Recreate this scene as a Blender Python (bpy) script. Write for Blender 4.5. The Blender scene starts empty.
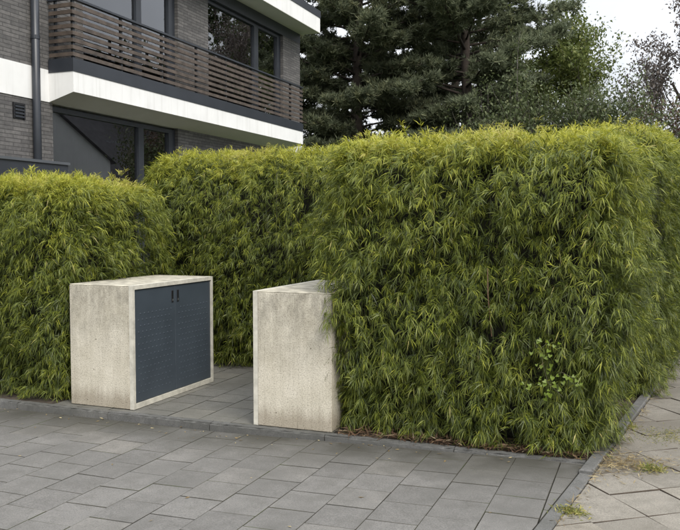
import bpy, bmesh, math, random
import numpy as np
from mathutils import Vector, Matrix
R = math.radians
S = bpy.context.scene
COL = S.collection

# ------------------------------------------------------------------ camera
PSI, TH = R(21.5226), R(2.9898)          # view direction: left of the path axis, tilted down
cam_d = bpy.data.cameras.new('camera')
cam_d.sensor_width = 36.0
cam_d.lens = 785.0 / 680.0 * 36.0
cam_d.clip_end = 2000.0
cam = bpy.data.objects.new('camera', cam_d)
COL.objects.link(cam)
cam.location = (0, 0, 1.60)
cam.rotation_euler = (R(90) - TH, 0, PSI)
S.camera = cam

# ------------------------------------------------------------------ sky and sun (overcast)
SUN_EL, SUN_AZ = R(44), R(130)           # azimuth clockwise from +Y: from the street, over the camera's right shoulder
w = bpy.data.worlds.new('World'); S.world = w; w.use_nodes = True
nt = w.node_tree; nt.nodes.clear()
out = nt.nodes.new('ShaderNodeOutputWorld'); bg = nt.nodes.new('ShaderNodeBackground')
sky = nt.nodes.new('ShaderNodeTexSky'); sky.sky_type = 'NISHITA'; sky.sun_disc = False
sky.sun_elevation = SUN_EL; sky.sun_rotation = SUN_AZ; sky.air_density = 1.0; sky.dust_density = 3.0
tc = nt.nodes.new('ShaderNodeTexCoord'); nz = nt.nodes.new('ShaderNodeTexNoise')
nz.inputs['Scale'].default_value = 3.4; nz.inputs['Detail'].default_value = 6
rmp = nt.nodes.new('ShaderNodeValToRGB')
rmp.color_ramp.elements[0].position = .34; rmp.color_ramp.elements[0].color = (5.6, 5.85, 6.3, 1)
rmp.color_ramp.elements[1].position = .66; rmp.color_ramp.elements[1].color = (9.3, 9.4, 9.6, 1)
mx = nt.nodes.new('ShaderNodeMix'); mx.data_type = 'RGBA'; mx.inputs[0].default_value = .86
# standard overcast sky: radiance grows from the horizon to the zenith as (1 + 2 sin h) / 3
sxyz = nt.nodes.new('ShaderNodeSeparateXYZ'); nt.links.new(tc.outputs['Generated'], sxyz.inputs[0])
hm = nt.nodes.new('ShaderNodeMath'); hm.operation = 'MAXIMUM'; hm.inputs[1].default_value = 0; nt.links.new(sxyz.outputs['Z'], hm.inputs[0])
cie = nt.nodes.new('ShaderNodeMath'); cie.operation = 'MULTIPLY_ADD'; cie.inputs[1].default_value = .92; cie.inputs[2].default_value = .46; nt.links.new(hm.outputs[0], cie.inputs[0])
nt.links.new(tc.outputs['Generated'], nz.inputs['Vector']); nt.links.new(nz.outputs['Fac'], rmp.inputs['Fac'])
nt.links.new(sky.outputs['Color'], mx.inputs[6]); nt.links.new(rmp.outputs['Color'], mx.inputs[7])
sc_ = nt.nodes.new('ShaderNodeVectorMath'); sc_.operation = 'SCALE'
nt.links.new(mx.outputs[2], sc_.inputs[0]); nt.links.new(cie.outputs[0], sc_.inputs['Scale'])
nt.links.new(sc_.outputs[0], bg.inputs['Color']); bg.inputs['Strength'].default_value = .122
nt.links.new(bg.outputs[0], out.inputs[0])
sd = bpy.data.lights.new('sun', 'SUN'); sd.energy = 1.5; sd.angle = R(25); sd.color = (1.0, .955, .88)
sun = bpy.data.objects.new('sun', sd); COL.objects.link(sun)
sun.location = (10, -8, 14)
sun_dir = Vector((math.sin(SUN_AZ) * math.cos(SUN_EL), math.cos(SUN_AZ) * math.cos(SUN_EL), math.sin(SUN_EL)))
sun.rotation_euler = sun_dir.to_track_quat('Z', 'Y').to_euler()
S.view_settings.view_transform = 'Standard'; S.view_settings.look = 'None'
S.view_settings.gamma = 1.0; S.view_settings.use_curve_mapping = False
S.view_settings.exposure = 1.0
S.cycles.max_bounces = 6; S.cycles.diffuse_bounces = 3; S.cycles.glossy_bounces = 3; S.cycles.transmission_bounces = 4; S.cycles.transparent_max_bounces = 8

rng = np.random.default_rng(7)
rnd = random.Random(11)

# ------------------------------------------------------------------ helpers
def tag(o, label=None, cat=None, group=None, kind=None):
    if label: o['label'] = label
    if cat: o['category'] = cat
    if group: o['group'] = group
    if kind: o['kind'] = kind
    return o

def link(name, me, parent=None, mat=None):
    o = bpy.data.objects.new(name, me); COL.objects.link(o)
    if parent is not None: o.parent = parent
    if mat is not None and me is not None and not me.materials: me.materials.append(mat)
    return o

def empty(name, loc=(0, 0, 0), rz=0.0):
    o = bpy.data.objects.new(name, None); COL.objects.link(o)
    o.location = loc; o.rotation_euler = (0, 0, rz); o.empty_display_size = .2
    return o

def bm_mesh(bm, name, smooth=False):
    me = bpy.data.meshes.new(name); bm.to_mesh(me); bm.free()
    if smooth: me.shade_smooth()
    return me

def add_box(bm, x0, x1, y0, y1, z0, z1):
    v = [bm.verts.new(p) for p in ((x0,y0,z0),(x1,y0,z0),(x1,y1,z0),(x0,y1,z0),(x0,y0,z1),(x1,y0,z1),(x1,y1,z1),(x0,y1,z1))]
    for f in ((3,2,1,0),(4,5,6,7),(0,1,5,4),(1,2,6,5),(2,3,7,6),(3,0,4,7)): bm.faces.new([v[i] for i in f])

def boxes(name, lst, mat, parent=None, bevel=0.0):
    bm = bmesh.new()
    for b in lst: add_box(bm, *b)
    if bevel: bmesh.ops.bevel(bm, geom=bm.edges[:], offset=bevel, segments=1, affect='EDGES')
    return link(name, bm_mesh(bm, name), parent, mat)

def tube(bm, pts, rads, n=8, cap=True):
    rings = []
    for i, p in enumerate(pts):
        p = Vector(p)
        a = Vector(pts[max(i-1, 0)]); b = Vector(pts[min(i+1, len(pts)-1)])
        t = (b - a).normalized()
        u = t.cross(Vector((0.31, .17, .93)) if abs(t.z) < .9 else Vector((1, 0, 0))).normalized(); v = t.cross(u)
        rings.append([bm.verts.new(p + (u*math.cos(k*2*math.pi/n) + v*math.sin(k*2*math.pi/n))*rads[i]) for k in range(n)])
    for r0, r1 in zip(rings, rings[1:]):
        for k in range(n): bm.faces.new((r0[k], r0[(k+1) % n], r1[(k+1) % n], r1[k]))
    if cap: bm.faces.new(rings[0][::-1]); bm.faces.new(rings[-1])

def prism(poly, z0, z1, bev=.004):
    """poly: list of (x,y) CCW -> bevelled prism mesh bmesh"""
    bm = bmesh.new()
    lo = [bm.verts.new((x, y, z0)) for x, y in poly]; hi = [bm.verts.new((x, y, z1)) for x, y in poly]
    n = len(poly)
    top = bm.faces.new(hi); bm.faces.new(lo[::-1])
    for i in range(n): bm.faces.new((lo[i], lo[(i+1) % n], hi[(i+1) % n], hi[i]))
    if bev: bmesh.ops.bevel(bm, geom=list(top.edges), offset=bev, segments=1, affect='EDGES')
    bm.normal_update()
    for f in bm.faces:
        if f.normal.z < .95: f.material_index = 1     # dirt clings to the joint faces
    return bm

def clip(poly, a, b, c):
    """keep a*x+b*y<=c"""
    res = []
    for i in range(len(poly)):
        p, q = poly[i], poly[(i+1) % len(poly)]
        dp, dq = a*p[0]+b*p[1]-c, a*q[0]+b*q[1]-c
        if dp <= 0: res.append(p)
        if dp*dq < 0:
            t = dp/(dp-dq); res.append((p[0]+(q[0]-p[0])*t, p[1]+(q[1]-p[1])*t))
    return res

def area(p): return .5*abs(sum(p[i][0]*p[(i+1) % len(p)][1]-p[(i+1) % len(p)][0]*p[i][1] for i in range(len(p))))

def np_mesh(name, verts, faces_tri, faces_quad=None, tone=None, mat=None):
    me = bpy.data.meshes.new(name)
    nt_, nq = len(faces_tri), 0 if faces_quad is None else len(faces_quad)
    me.vertices.add(len(verts)); me.vertices.foreach_set('co', np.asarray(verts, np.float32).ravel())
    loops = np.concatenate([np.asarray(faces_tri, np.int32).ravel()] + ([np.asarray(faces_quad, np.int32).ravel()] if nq else []))
    me.loops.add(len(loops)); me.loops.foreach_set('vertex_index', loops)
    st = np.concatenate([np.arange(nt_)*3, nt_*3 + np.arange(nq)*4]).astype(np.int32)
    me.polygons.add(nt_+nq); me.polygons.foreach_set('loop_start', st)
    if tone is not None:
        at = me.attributes.new('tone', 'FLOAT', 'POINT'); at.data.foreach_set('value', np.asarray(tone, np.float32))
    me.update(calc_edges=True)
    if mat: me.materials.append(mat)
    return me

def nrm(a): return a / np.maximum(np.linalg.norm(a, axis=-1, keepdims=True), 1e-9)

def leaves(P, D, N, L, W, tone, droop=.18, fold=.0):
    """lance leaves: base P, direction D, face normal hint N, length L, width W -> verts, tris, quads, tone"""
    n = len(P)
    D = nrm(D); Wv = nrm(np.cross(D, N)); Nn = np.cross(Wv, D)
    L_, W_ = L[:, None], W[:, None]*.5
    dn = np.array([0, 0, -1.0])
    m1 = P + D*L_*.40; tp = P + D*L_*.98 + dn*L_*droop
    V = np.stack([P, m1+Wv*W_, m1-Wv*W_, tp], 1).reshape(-1, 3)
    b = (np.arange(n)*4)[:, None]
    T = np.concatenate([b+np.array([[0, 1, 2]]), b+np.array([[2, 1, 3]])], 0)
    return V, T, None, np.repeat(tone, 4)

def sinnoise(seed, wl=(.25, .8), k=14):
    r = np.random.default_rng(seed)
    d = nrm(r.normal(size=(k, 3))); f = 2*math.pi/r.uniform(*wl, size=k); ph = r.uniform(0, 6.28, k)
    return lambda p: np.sin((p @ d.T)*f+ph).sum(-1)/math.sqrt(k/2)

# ------------------------------------------------------------------ materials
def new_mat(name):
    m = bpy.data.materials.new(name); m.use_nodes = True
    n = m.node_tree.nodes; b = n['Principled BSDF']
    return m, m.node_tree, b
def node(t, typ, **kw):
    n = t.nodes.new(typ)
    for k, v in kw.items():
        if k in n.inputs: n.inputs[k].default_value = v
        else: setattr(n, k, v)
    return n
def ramp(t, fac, stops):
    r = t.nodes.new('ShaderNodeValToRGB'); e = r.color_ramp.elements
    while len(e) < len(stops): e.new(.5)
    for i, (p, c) in enumerate(stops):
        e[i].position = p; e[i].color = (*c, 1) if len(c) == 3 else c
    t.links.new(fac, r.inputs['Fac']); return r.outputs['Color']
def mixc(t, fac, a, b, mode='MIX'):
    m = t.nodes.new('ShaderNodeMix'); m.data_type = 'RGBA'; m.blend_type = mode
    for s, v in ((0, fac), (6, a), (7, b)):
        if isinstance(v, (int, float)): m.inputs[s].default_value = v
        elif isinstance(v, tuple): m.inputs[s].default_value = (*v, 1)
        else: t.links.new(v, m.inputs[s])
    return m.outputs[2]
def coords(t, kind='Object', scale=(1, 1, 1)):
    c = t.nodes.new('ShaderNodeTexCoord'); mp = t.nodes.new('ShaderNodeMapping'); mp.inputs['Scale'].default_value = scale
    t.links.new(c.outputs[kind], mp.inputs['Vector']); return mp.outputs['Vector']
def wpos(t, scale=(1, 1, 1)):
    c = t.nodes.new('ShaderNodeNewGeometry'); mp = t.nodes.new('ShaderNodeMapping'); mp.inputs['Scale'].default_value = scale
    t.links.new(c.outputs['Position'], mp.inputs['Vector']); return mp.outputs['Vector']
def noise(t, vec, scale, detail=5, rough=.55):
    n = node(t, 'ShaderNodeTexNoise', Scale=scale, Detail=detail, Roughness=rough); t.links.new(vec, n.inputs['Vector']); return n.outputs['Fac']
def bump(t, b, h, strength=.3, dist=.01, prev=None):
    n = node(t, 'ShaderNodeBump', Strength=strength, Distance=dist); t.links.new(h, n.inputs['Height'])
    if prev is not None: t.links.new(prev, n.inputs['Normal'])
    t.links.new(n.outputs[0], b.inputs['Normal']); return n.outputs[0]
def mathn(t, op, a, b_=None, clamp=False):
    m = t.nodes.new('ShaderNodeMath'); m.operation = op; m.use_clamp = clamp
    for i, v in enumerate((a, b_)):
        if v is None: continue
        if isinstance(v, (int, float)): m.inputs[i].default_value = v
        else: t.links.new(v, m.inputs[i])
    return m.outputs[0]

def plain(name, col, rough=.6, var=.25, scale=6, metal=0.0, bmp=.0):
    m, t, b = new_mat(name)
    v = wpos(t); f = noise(t, v, scale)
    c = ramp(t, f, [(.3, tuple(x*(1-var) for x in col)), (.7, tuple(min(1, x*(1+var)) for x in col))])
    t.links.new(c, b.inputs['Base Color']); b.inputs['Roughness'].default_value = rough; b.inputs['Metallic'].default_value = metal
    if bmp: bump(t, b, noise(t, v, scale*14, 4), bmp, .004)
    return m

def leaf_mat(name, stops, transl=.35, rough=.45, spec=.35, patch=None):
    m, t, b = new_mat(name)
    a = node(t, 'ShaderNodeAttribute', attribute_name='tone')
    f = a.outputs['Fac']
    if patch:
        f = mathn(t, 'ADD', f, mathn(t, 'MULTIPLY', mathn(t, 'SUBTRACT', noise(t, wpos(t), patch[0], 3), .5), patch[1]))
    c = ramp(t, f, stops)
    t.links.new(c, b.inputs['Base Color']); b.inputs['Roughness'].default_value = rough
    b.inputs['Specular IOR Level'].default_value = spec
    tr = t.nodes.new('ShaderNodeBsdfTranslucent')
    t.links.new(c, tr.inputs['Color'])
    mxs = t.nodes.new('ShaderNodeMixShader'); mxs.inputs[0].default_value = transl
    t.links.new(b.outputs[0], mxs.inputs[1]); t.links.new(tr.outputs[0], mxs.inputs[2])
    t.links.new(mxs.outputs[0], t.nodes['Material Output'].inputs['Surface'])
    return m

M = {}
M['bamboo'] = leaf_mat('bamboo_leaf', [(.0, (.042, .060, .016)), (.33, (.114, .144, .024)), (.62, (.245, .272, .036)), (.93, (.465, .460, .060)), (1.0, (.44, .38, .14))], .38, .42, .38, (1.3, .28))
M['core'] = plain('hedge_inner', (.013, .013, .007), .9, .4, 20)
M['cane'] = plain('bamboo_cane', (.075, .072, .035), .55, .4, 9)
M['dead'] = leaf_mat('dead_leaf', [(0, (.060, .036, .024)), (.6, (.13, .080, .048)), (.9, (.22, .15, .09)), (1, (.42, .36, .24))], .15, .7, .2)
M['straw'] = leaf_mat('straw_leaf', [(0, (.12, .085, .045)), (.6, (.25, .19, .095)), (1, (.46, .39, .22))], .15, .7, .2)
M['needle_dark'] = leaf_mat('needle_dark', [(0, (.066, .080, .050)), (.6, (.135, .153, .088)), (1, (.24, .235, .125))], .32, .55, .25)
M['needle_blue'] = leaf_mat('needle_blue', [(0, (.085, .106, .066)), (.6, (.185, .210, .125)), (1, (.30, .31, .17))], .32, .55, .25)
M['leaf_green'] = leaf_mat('leaf_green', [(0, (.07, .10, .025)), (.6, (.135, .165, .045)), (1, (.22, .23, .07))], .4, .5, .3)
M['leaf_olive'] = leaf_mat('leaf_olive', [(0, (.045, .062, .025)), (.6, (.09, .112, .046)), (1, (.15, .16, .07))], .3, .5, .3)
M['leaf_mauve'] = leaf_mat('leaf_mauve', [(0, (.08, .066, .062)), (.6, (.155, .13, .115)), (1, (.21, .18, .14))], .3, .5, .3)
M['leaf_red'] = leaf_mat('leaf_red', [(0, (.05, .034, .022)), (.6, (.11, .070, .045)), (1, (.16, .11, .06))], .3, .5, .3)
M['vine'] = leaf_mat('vine_leaf', [(0, (.15, .21, .02)), (1, (.25, .31, .03))], .4, .4, .4)
M['weed'] = leaf_mat('weed_blade', [(0, (.10, .13, .03)), (.5, (.22, .22, .06)), (1, (.42, .36, .13))], .3, .6, .2)
M['bark'] = plain('bark', (.055, .042, .034), .9, .4, 5, bmp=.6)
M['bark_grey'] = plain('bark_grey', (.10, .088, .075), .9, .3, 5, bmp=.5)

def paver_mat(name, base, stain, speck=1.0, kerb_dirt=False):
    m, t, b = new_mat(name)
    p = wpos(t); oi = t.nodes.new('ShaderNodeObjectInfo')
    tone = ramp(t, oi.outputs['Random'], [(0, tuple(x*.86 for x in base)), (.5, base), (.85, tuple(x*1.04 for x in base)), (1, (base[0]*1.12, base[1]*1.10, base[2]*1.06))])
    fine = noise(t, p, 120, 4, .8)
    c = mixc(t, .85*speck, tone, ramp(t, fine, [(.28, (.42, .42, .42)), (.5, (1, 1, 1)), (.74, (1.55, 1.52, 1.48))]), 'MULTIPLY')
    mid = noise(t, p, 9, 6, .65)
    c = mixc(t, 1.0, c, ramp(t, mid, [(.28, (.78, .78, .76)), (.55, (1, 1, 1)), (.75, (1.10, 1.09, 1.07))]), 'MULTIPLY')
    big = noise(t, p, 1.15, 5, .6)
    c = mixc(t, ramp(t, big, [(.42, (0, 0, 0)), (.66, (.8, .8, .8))]), c, stain)
    if kerb_dirt:
        sep = t.nodes.new('ShaderNodeSeparateXYZ'); t.links.new(p, sep.inputs[0])
        # wash of soil and algae that has run down from the kerb
        d = mathn(t, 'MULTIPLY', mathn(t, 'SUBTRACT', sep.outputs['Y'], 4.75), 1.7, True)
        f = mathn(t, 'MULTIPLY', d, mathn(t, 'MULTIPLY', mathn(t, 'SUBTRACT', noise(t, p, 1.9, 5, .6), .20), 2.8, True), True)
        c = mixc(t, mathn(t, 'MULTIPLY', f, .9), c, (.048, .046, .036))
    t.links.new(c, b.inputs['Base Color'])
    b.inputs['Roughness'].default_value = .82; b.inputs['Specular IOR Level'].default_value = .35
    h = mathn(t, 'ADD', fine, mathn(t, 'MULTIPLY', mid, .8))
    bump(t, b, h, .35, .004)
    return m
M['paver'] = paver_mat('driveway_paver', (.154, .149, .140), (.102, .099, .091), 1.0, True)
M['path_paver'] = paver_mat('path_paver', (.150, .146, .130), (.095, .092, .078))
M['slab'] = paver_mat('sidewalk_slab', (.215, .199, .170), (.135, .121, .098))
M['kerb'] = paver_mat('kerb_stone', (.125, .124, .119), (.070, .070, .062), 1.0)
def joint():
    m, t, b = new_mat('joint_sand')
    p = wpos(t)
    c = ramp(t, noise(t, p, 2.2, 5, .65), [(.35, (.028, .026, .021)), (.55, (.050, .046, .034)), (.68, (.045, .058, .020))])
    t.links.new(c, b.inputs['Base Color']); b.inputs['Roughness'].default_value = .95
    return m
M['bed'] = joint()
M['soil'] = plain('soil', (.055, .042, .030), .95, .4, 12, bmp=.6)

def concrete():
    m, t, b = new_mat('weathered_concrete')
    p = coords(t, 'Object')
    sep = t.nodes.new('ShaderNodeSeparateXYZ'); t.links.new(p, sep.inputs[0])
    n1 = noise(t, p, 5, 6, .6)
    c = ramp(t, n1, [(.3, (.45, .415, .330)), (.7, (.58, .54, .45))])
    stz = coords(t, 'Object', (16, 16, 1.1)); streak = noise(t, stz, 1.0, 5, .65)
    stz2 = coords(t, 'Object', (46, 46, 2.0)); streak2 = noise(t, stz2, 1.0, 3, .6)
    # rain streaks of grey algae, thickest under the top edge, and a splashed foot
    up = mathn(t, 'ADD', mathn(t, 'MULTIPLY', mathn(t, 'SUBTRACT', sep.outputs['Z'], .45), 1.1), .12, True)
    f = mathn(t, 'MULTIPLY', mathn(t, 'MULTIPLY', mathn(t, 'SUBTRACT', streak, .30), 3.2, True), mathn(t, 'ADD', up, .20), True)
    blot = mathn(t, 'MULTIPLY', mathn(t, 'SUBTRACT', noise(t, coords(t, 'Object', (1, 1, .55)), 9, 6, .75), .40), 4.0, True)
    c = mixc(t, mathn(t, 'MULTIPLY', mathn(t, 'MULTIPLY', blot, up), .95, True), c, (.155, .145, .118))
    c = mixc(t, mathn(t, 'MULTIPLY', f, .34, True), c, (.17, .155, .12))
    c = mixc(t, mathn(t, 'MULTIPLY', mathn(t, 'MULTIPLY', mathn(t, 'SUBTRACT', streak2, .42), 3.2, True), .22), c, (.19, .17, .13))
    foot = mathn(t, 'MULTIPLY', mathn(t, 'SUBTRACT', mathn(t, 'ADD', .10, mathn(t, 'MULTIPLY', streak, .16)), sep.outputs['Z']), 9.0, True)
    c = mixc(t, mathn(t, 'MULTIPLY', foot, .50), c, (.14, .105, .065))
    sp = noise(t, p, 95, 3, .75)
    c = mixc(t, .95, c, ramp(t, sp, [(.30, (.42, .41, .40)), (.47, (1, 1, 1)), (.72, (1.18, 1.18, 1.18))]), 'MULTIPLY')
    pit = node(t, 'ShaderNodeTexVoronoi', Scale=38.0); t.links.new(p, pit.inputs['Vector'])
    pf = ramp(t, pit.outputs['Distance'], [(.03, (.3, .3, .3)), (.12, (1, 1, 1))])
    c = mixc(t, .55, c, pf, 'MULTIPLY')
    hole = node(t, 'ShaderNodeTexVoronoi', Scale=7.0); t.links.new(coords(t, 'Object', (1, 1, .8)), hole.inputs['Vector'])
    hf = ramp(t, mathn(t, 'ADD', hole.outputs['Distance'], mathn(t, 'MULTIPLY', n1, .05)), [(.055, (.25, .23, .20)), (.075, (1, 1, 1))])
    c = mixc(t, .8, c, hf, 'MULTIPLY')
    t.links.new(c, b.inputs['Base Color']); b.inputs['Roughness'].default_value = .9; b.inputs['Specular IOR Level'].default_value = .25
    bump(t, b, mathn(t, 'ADD', pf, mathn(t, 'MULTIPLY', sp, 1.2)), .5, .004)
    return m
M['concrete'] = concrete()
M['concrete_edge'] = plain('concrete_edge', (.46, .44, .375), .85, .22, 14, bmp=.3)
M['concrete_top'] = plain('concrete_top', (.36, .335, .27), .9, .42, 11, bmp=.4)
M['door_steel'] = plain('door_steel', (.044, .056, .069), .42, .12, 3)
M['black'] = plain('black_plastic', (.010, .010, .011), .4, .1, 5)
M['chrome'] = plain('lock_metal', (.5, .5, .5), .3, .1, 5, 1.0)

def brick():
    m, t, b = new_mat('dark_brick')
    g = t.nodes.new('ShaderNodeNewGeometry'); sep = t.nodes.new('ShaderNodeSeparateXYZ'); t.links.new(g.outputs['Position'], sep.inputs[0])
    sx = mathn(t, 'ADD', sep.outputs['Y'], sep.outputs['X'])
    cb = t.nodes.new('ShaderNodeCombineXYZ'); t.links.new(sx, cb.inputs[0]); t.links.new(sep.outputs['Z'], cb.inputs[1])
    br = node(t, 'ShaderNodeTexBrick', Scale=1.0); br.inputs['Brick Width'].default_value = .29; br.inputs['Row Height'].default_value = .054
    br.inputs['Mortar Size'].default_value = .0055; br.inputs['Mortar Smooth'].default_value = .2; br.inputs['Bias'].default_value = 0
    br.inputs['Color1'].default_value = (.082, .080, .080, 1); br.inputs['Color2'].default_value = (.135, .130, .127, 1); br.inputs['Mortar'].default_value = (.060, .058, .057, 1)
    t.links.new(cb.outputs[0], br.inputs['Vector'])
    f = noise(t, g.outputs['Position'], 18, 5)
    c = mixc(t, .8, br.outputs['Color'], ramp(t, f, [(.3, (.72, .72, .72)), (.7, (1.22, 1.2, 1.18))]), 'MULTIPLY')
    t.links.new(c, b.inputs['Base Color']); b.inputs['Roughness'].default_value = .85
    h = mathn(t, 'SUBTRACT', mathn(t, 'MULTIPLY', f, .5), br.outputs['Fac'])
    bump(t, b, h, .7, .012)
    return m
M['brick'] = brick()
def render_white():
    m, t, b = new_mat('white_render')
    c = ramp(t, noise(t, wpos(t), 2.5), [(.3, (.71, .71, .70)), (.7, (.78, .78, .77))])
    st = noise(t, wpos(t, (14, 14, .7)), 1.0, 4, .6)
    c = mixc(t, mathn(t, 'MULTIPLY', mathn(t, 'SUBTRACT', st, .52), 1.5, True), c, (.46, .45, .42))
    t.links.new(c, b.inputs['Base Color']); b.inputs['Roughness'].default_value = .75
    bump(t, b, noise(t, wpos(t), 90, 4), .15, .004)
    return m
M['white'] = render_white()
M['soffit'] = plain('soffit_render', (.60, .59, .53), .8, .05, 2)
M['anthracite'] = plain('anthracite_metal', (.026, .030, .038), .4, .15, 3)
M['slat_wood'] = plain('slat_wood', (.072, .055, .044), .65, .45, 7)
M['room'] = plain('room_plaster', (.22, .21, .20), .9, .1, 2)
M['curtain'] = plain('curtain_cloth', (.74, .76, .79), .9, .08, 3)
M['curtain_dark'] = plain('curtain_grey', (.10, .095, .09), .9, .1, 3)
M['wood'] = plain('brown_wood', (.16, .09, .06), .6, .3, 5)
M['roof_tile'] = plain('roof_tile', (.16, .155, .16), .7, .2, 3)
M['asphalt'] = plain('asphalt', (.055, .055, .056), .9, .3, 60, bmp=.4)
M['lawn'] = plain('lawn', (.05, .075, .022), .95, .4, 14, bmp=.6)
def glass():
    m, t, b = new_mat('window_glass')
    t.nodes.remove(b)
    gl = node(t, 'ShaderNodeBsdfGlossy', Roughness=.0); gl.inputs['Color'].default_value = (.95, .97, 1, 1)
    tr = t.nodes.new('ShaderNodeBsdfTransparent'); tr.inputs['Color'].default_value = (.84, .87, .87, 1)
    fr = node(t, 'ShaderNodeFresnel', IOR=1.5)
    f = mathn(t, 'ADD', mathn(t, 'MULTIPLY', fr.outputs[0], 1.9), .06, True)
    ms = t.nodes.new('ShaderNodeMixShader'); t.links.new(f, ms.inputs[0])
    t.links.new(tr.outputs[0], ms.inputs[1]); t.links.new(gl.outputs[0], ms.inputs[2])
    t.links.new(ms.outputs[0], t.nodes['Material Output'].inputs['Surface'])
    return m
M['glass'] = glass()

# ------------------------------------------------------------------ ground, driveway, path, sidewalk
KX = lambda y: -.452 + .135*(y-4.156)          # right-hand edge of the sidewalk kerb at depth y
KW = .085                                      # kerb width
g = boxes('ground', [(-400, 400, -400, 400, -.60, -.22)], M['lawn']); tag(g, kind='structure')

def drive_z(x): return -.062 if x < -3.2 else (-.062 + (x+3.2)/2.5*.054 if x < -.7 else -.008)
bm = bmesh.new()
xs = [-9.5, -3.2, -.7, .6]
for i in range(3):
    v = [bm.verts.new((xs[j], y, drive_z(xs[j])-.016)) for j, y in ((i, -3), (i+1, -3), (i+1, 5.44), (i, 5.44))]
    bm.faces.new(v)
drive = link('driveway', bm_mesh(bm, 'driveway'), None, M['bed']); tag(drive, kind='structure')
PX, PY = .299, .309
shared = bm_mesh(prism([(-PX/2+.0014, -PY/2+.0024), (PX/2-.0014, -PY/2+.0024), (PX/2-.0014, PY/2-.0024), (-PX/2+.0014, PY/2-.0024)], -.055, 0, .0018), 'paver')
shared.materials.append(M['paver']); shared.materials.append(M['bed'])
for k in range(-2, 24):
    xl = -.53-.001-PX*k; xr = xl+PX
    ph = 4.005 if k % 2 else 4.155
    for j in range(-9, 7):
        y0 = ph + PY*j; y1 = y0+PY
        if y0 > 5.40 or (y0 < 2.2): continue
        poly = [(xl+.0028, y0+.0028), (xr-.0028, y0+.0028), (xr-.0028, y1-.0028), (xl+.0028, y1-.0028)]
        full = area(poly)
        poly = clip(poly, 0, 1, 5.42)
        # keep left of kerb: x - .135*y <= c
        poly = clip(poly, 1, -.135, -.452-.135*4.156-KW-.007)
        if len(poly) < 3 or area(poly) < .0012: continue
        cx = (xl+xr)/2; z = drive_z(cx)+rnd.uniform(-.0015, .0015)
        tilt = math.atan((drive_z(xr)-drive_z(xl))/PX)
        if area(poly) > full*.999:
            o = link('paver', shared, drive); o.location = (cx, (y0+y1)/2, z)
        else:
            c0 = (sum(p[0] for p in poly)/len(poly), sum(p[1] for p in poly)/len(poly))
            me = bm_mesh(prism([(p[0]-c0[0], p[1]-c0[1]) for p in poly], -.055, 0, .0018), 'paver'); me.materials.append(M['paver']); me.materials.append(M['bed'])
            o = link('paver', me, drive); o.location = (c0[0], c0[1], drive_z(c0[0]))
        o.rotation_euler = (rnd.uniform(-.004, .004), -tilt+rnd.uniform(-.004, .004), rnd.uniform(-.004, .004))

# front kerb: one stone per metre
kerb = boxes('kerb', [(-9.5, -.55, 5.435, 5.50, -.22, -.06)], M['bed']); tag(kerb, kind='structure')
xe = [-9.45, -8.45, -7.45, -6.46, -5.26, -4.27, -3.27, -2.27, -1.27, -.372]
for a, b_ in zip(xe, xe[1:]):
    bm = bmesh.new(); add_box(bm, a+.003, b_-.003, 5.428, 5.508, -.15, 0)
    bmesh.ops.subdivide_edges(bm, edges=[e for e in bm.edges if abs(e.verts[0].co.x-e.verts[1].co.x) > .3], cuts=26)
    bmesh.ops.bevel(bm, geom=[e for e in bm.edges if abs(sum(v.co.z for v in e.verts)) < 1e-6 and abs(e.verts[0].co.y-e.verts[1].co.y) < 1e-6], offset=.012, segments=2, affect='EDGES')
    for v in bm.verts:
        if v.co.z > -.04: v.co.y += rnd.gauss(0, .0022); v.co.z += rnd.gauss(0, .0016)
    o = link('kerb_stone', bm_mesh(bm, 'kerb_stone'), kerb, M['kerb']); o.location.z = rnd.uniform(-.003, .003)
# sidewalk kerb, running back along the hedge
skerb = empty('sidewalk_kerb'); tag(skerb, kind='structure')
y = 1.2
while y < 13:
    y1 = y+1.0
    poly = [(KX(y+.003)-KW, y+.003), (KX(y+.003), y+.003), (KX(y1-.003), y1-.003), (KX(y1-.003)-KW, y1-.003)]
    o = link('kerb_stone', bm_mesh(prism(poly, -.15, .002 if y < 5.2 else .022, .008), 'kerb_stone'), skerb, M['kerb']); y = y1

# path between the two bin boxes
path = boxes('path', [(-4.80, -2.22, 5.508, 7.95, -.20, -.016)], M['bed']); tag(path, kind='structure')
for k in range(0, 9):
    xl = -2.22-.31-PX*k; xr = xl+PX
    for j in range(-1, 9):
        y0 = 5.512 + PY*j + (PY/2 if k % 2 else 0); y1 = y0+PY
        poly = clip(clip([(xl+.0028, y0+.0028), (xr-.0028, y0+.0028), (xr-.0028, y1-.0028), (xl+.0028, y1-.0028)], 0, -1, -5.512), 0, 1, 7.95)
        if len(poly) < 3 or area(poly) < .004: continue
        c0 = (sum(p[0] for p in poly)/len(poly), sum(p[1] for p in poly)/len(poly))
        me = bm_mesh(prism([(p[0]-c0[0], p[1]-c0[1]) for p in poly], -.055, 0, .0018), 'paver'); me.materials.append(M['path_paver']); me.materials.append(M['bed'])
        o = link('paver', me, path); o.location = (*c0, -.004+rnd.uniform(-.0015, .0015)); o.rotation_euler = (rnd.uniform(-.005, .005), rnd.uniform(-.005, .005), 0)

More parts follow.
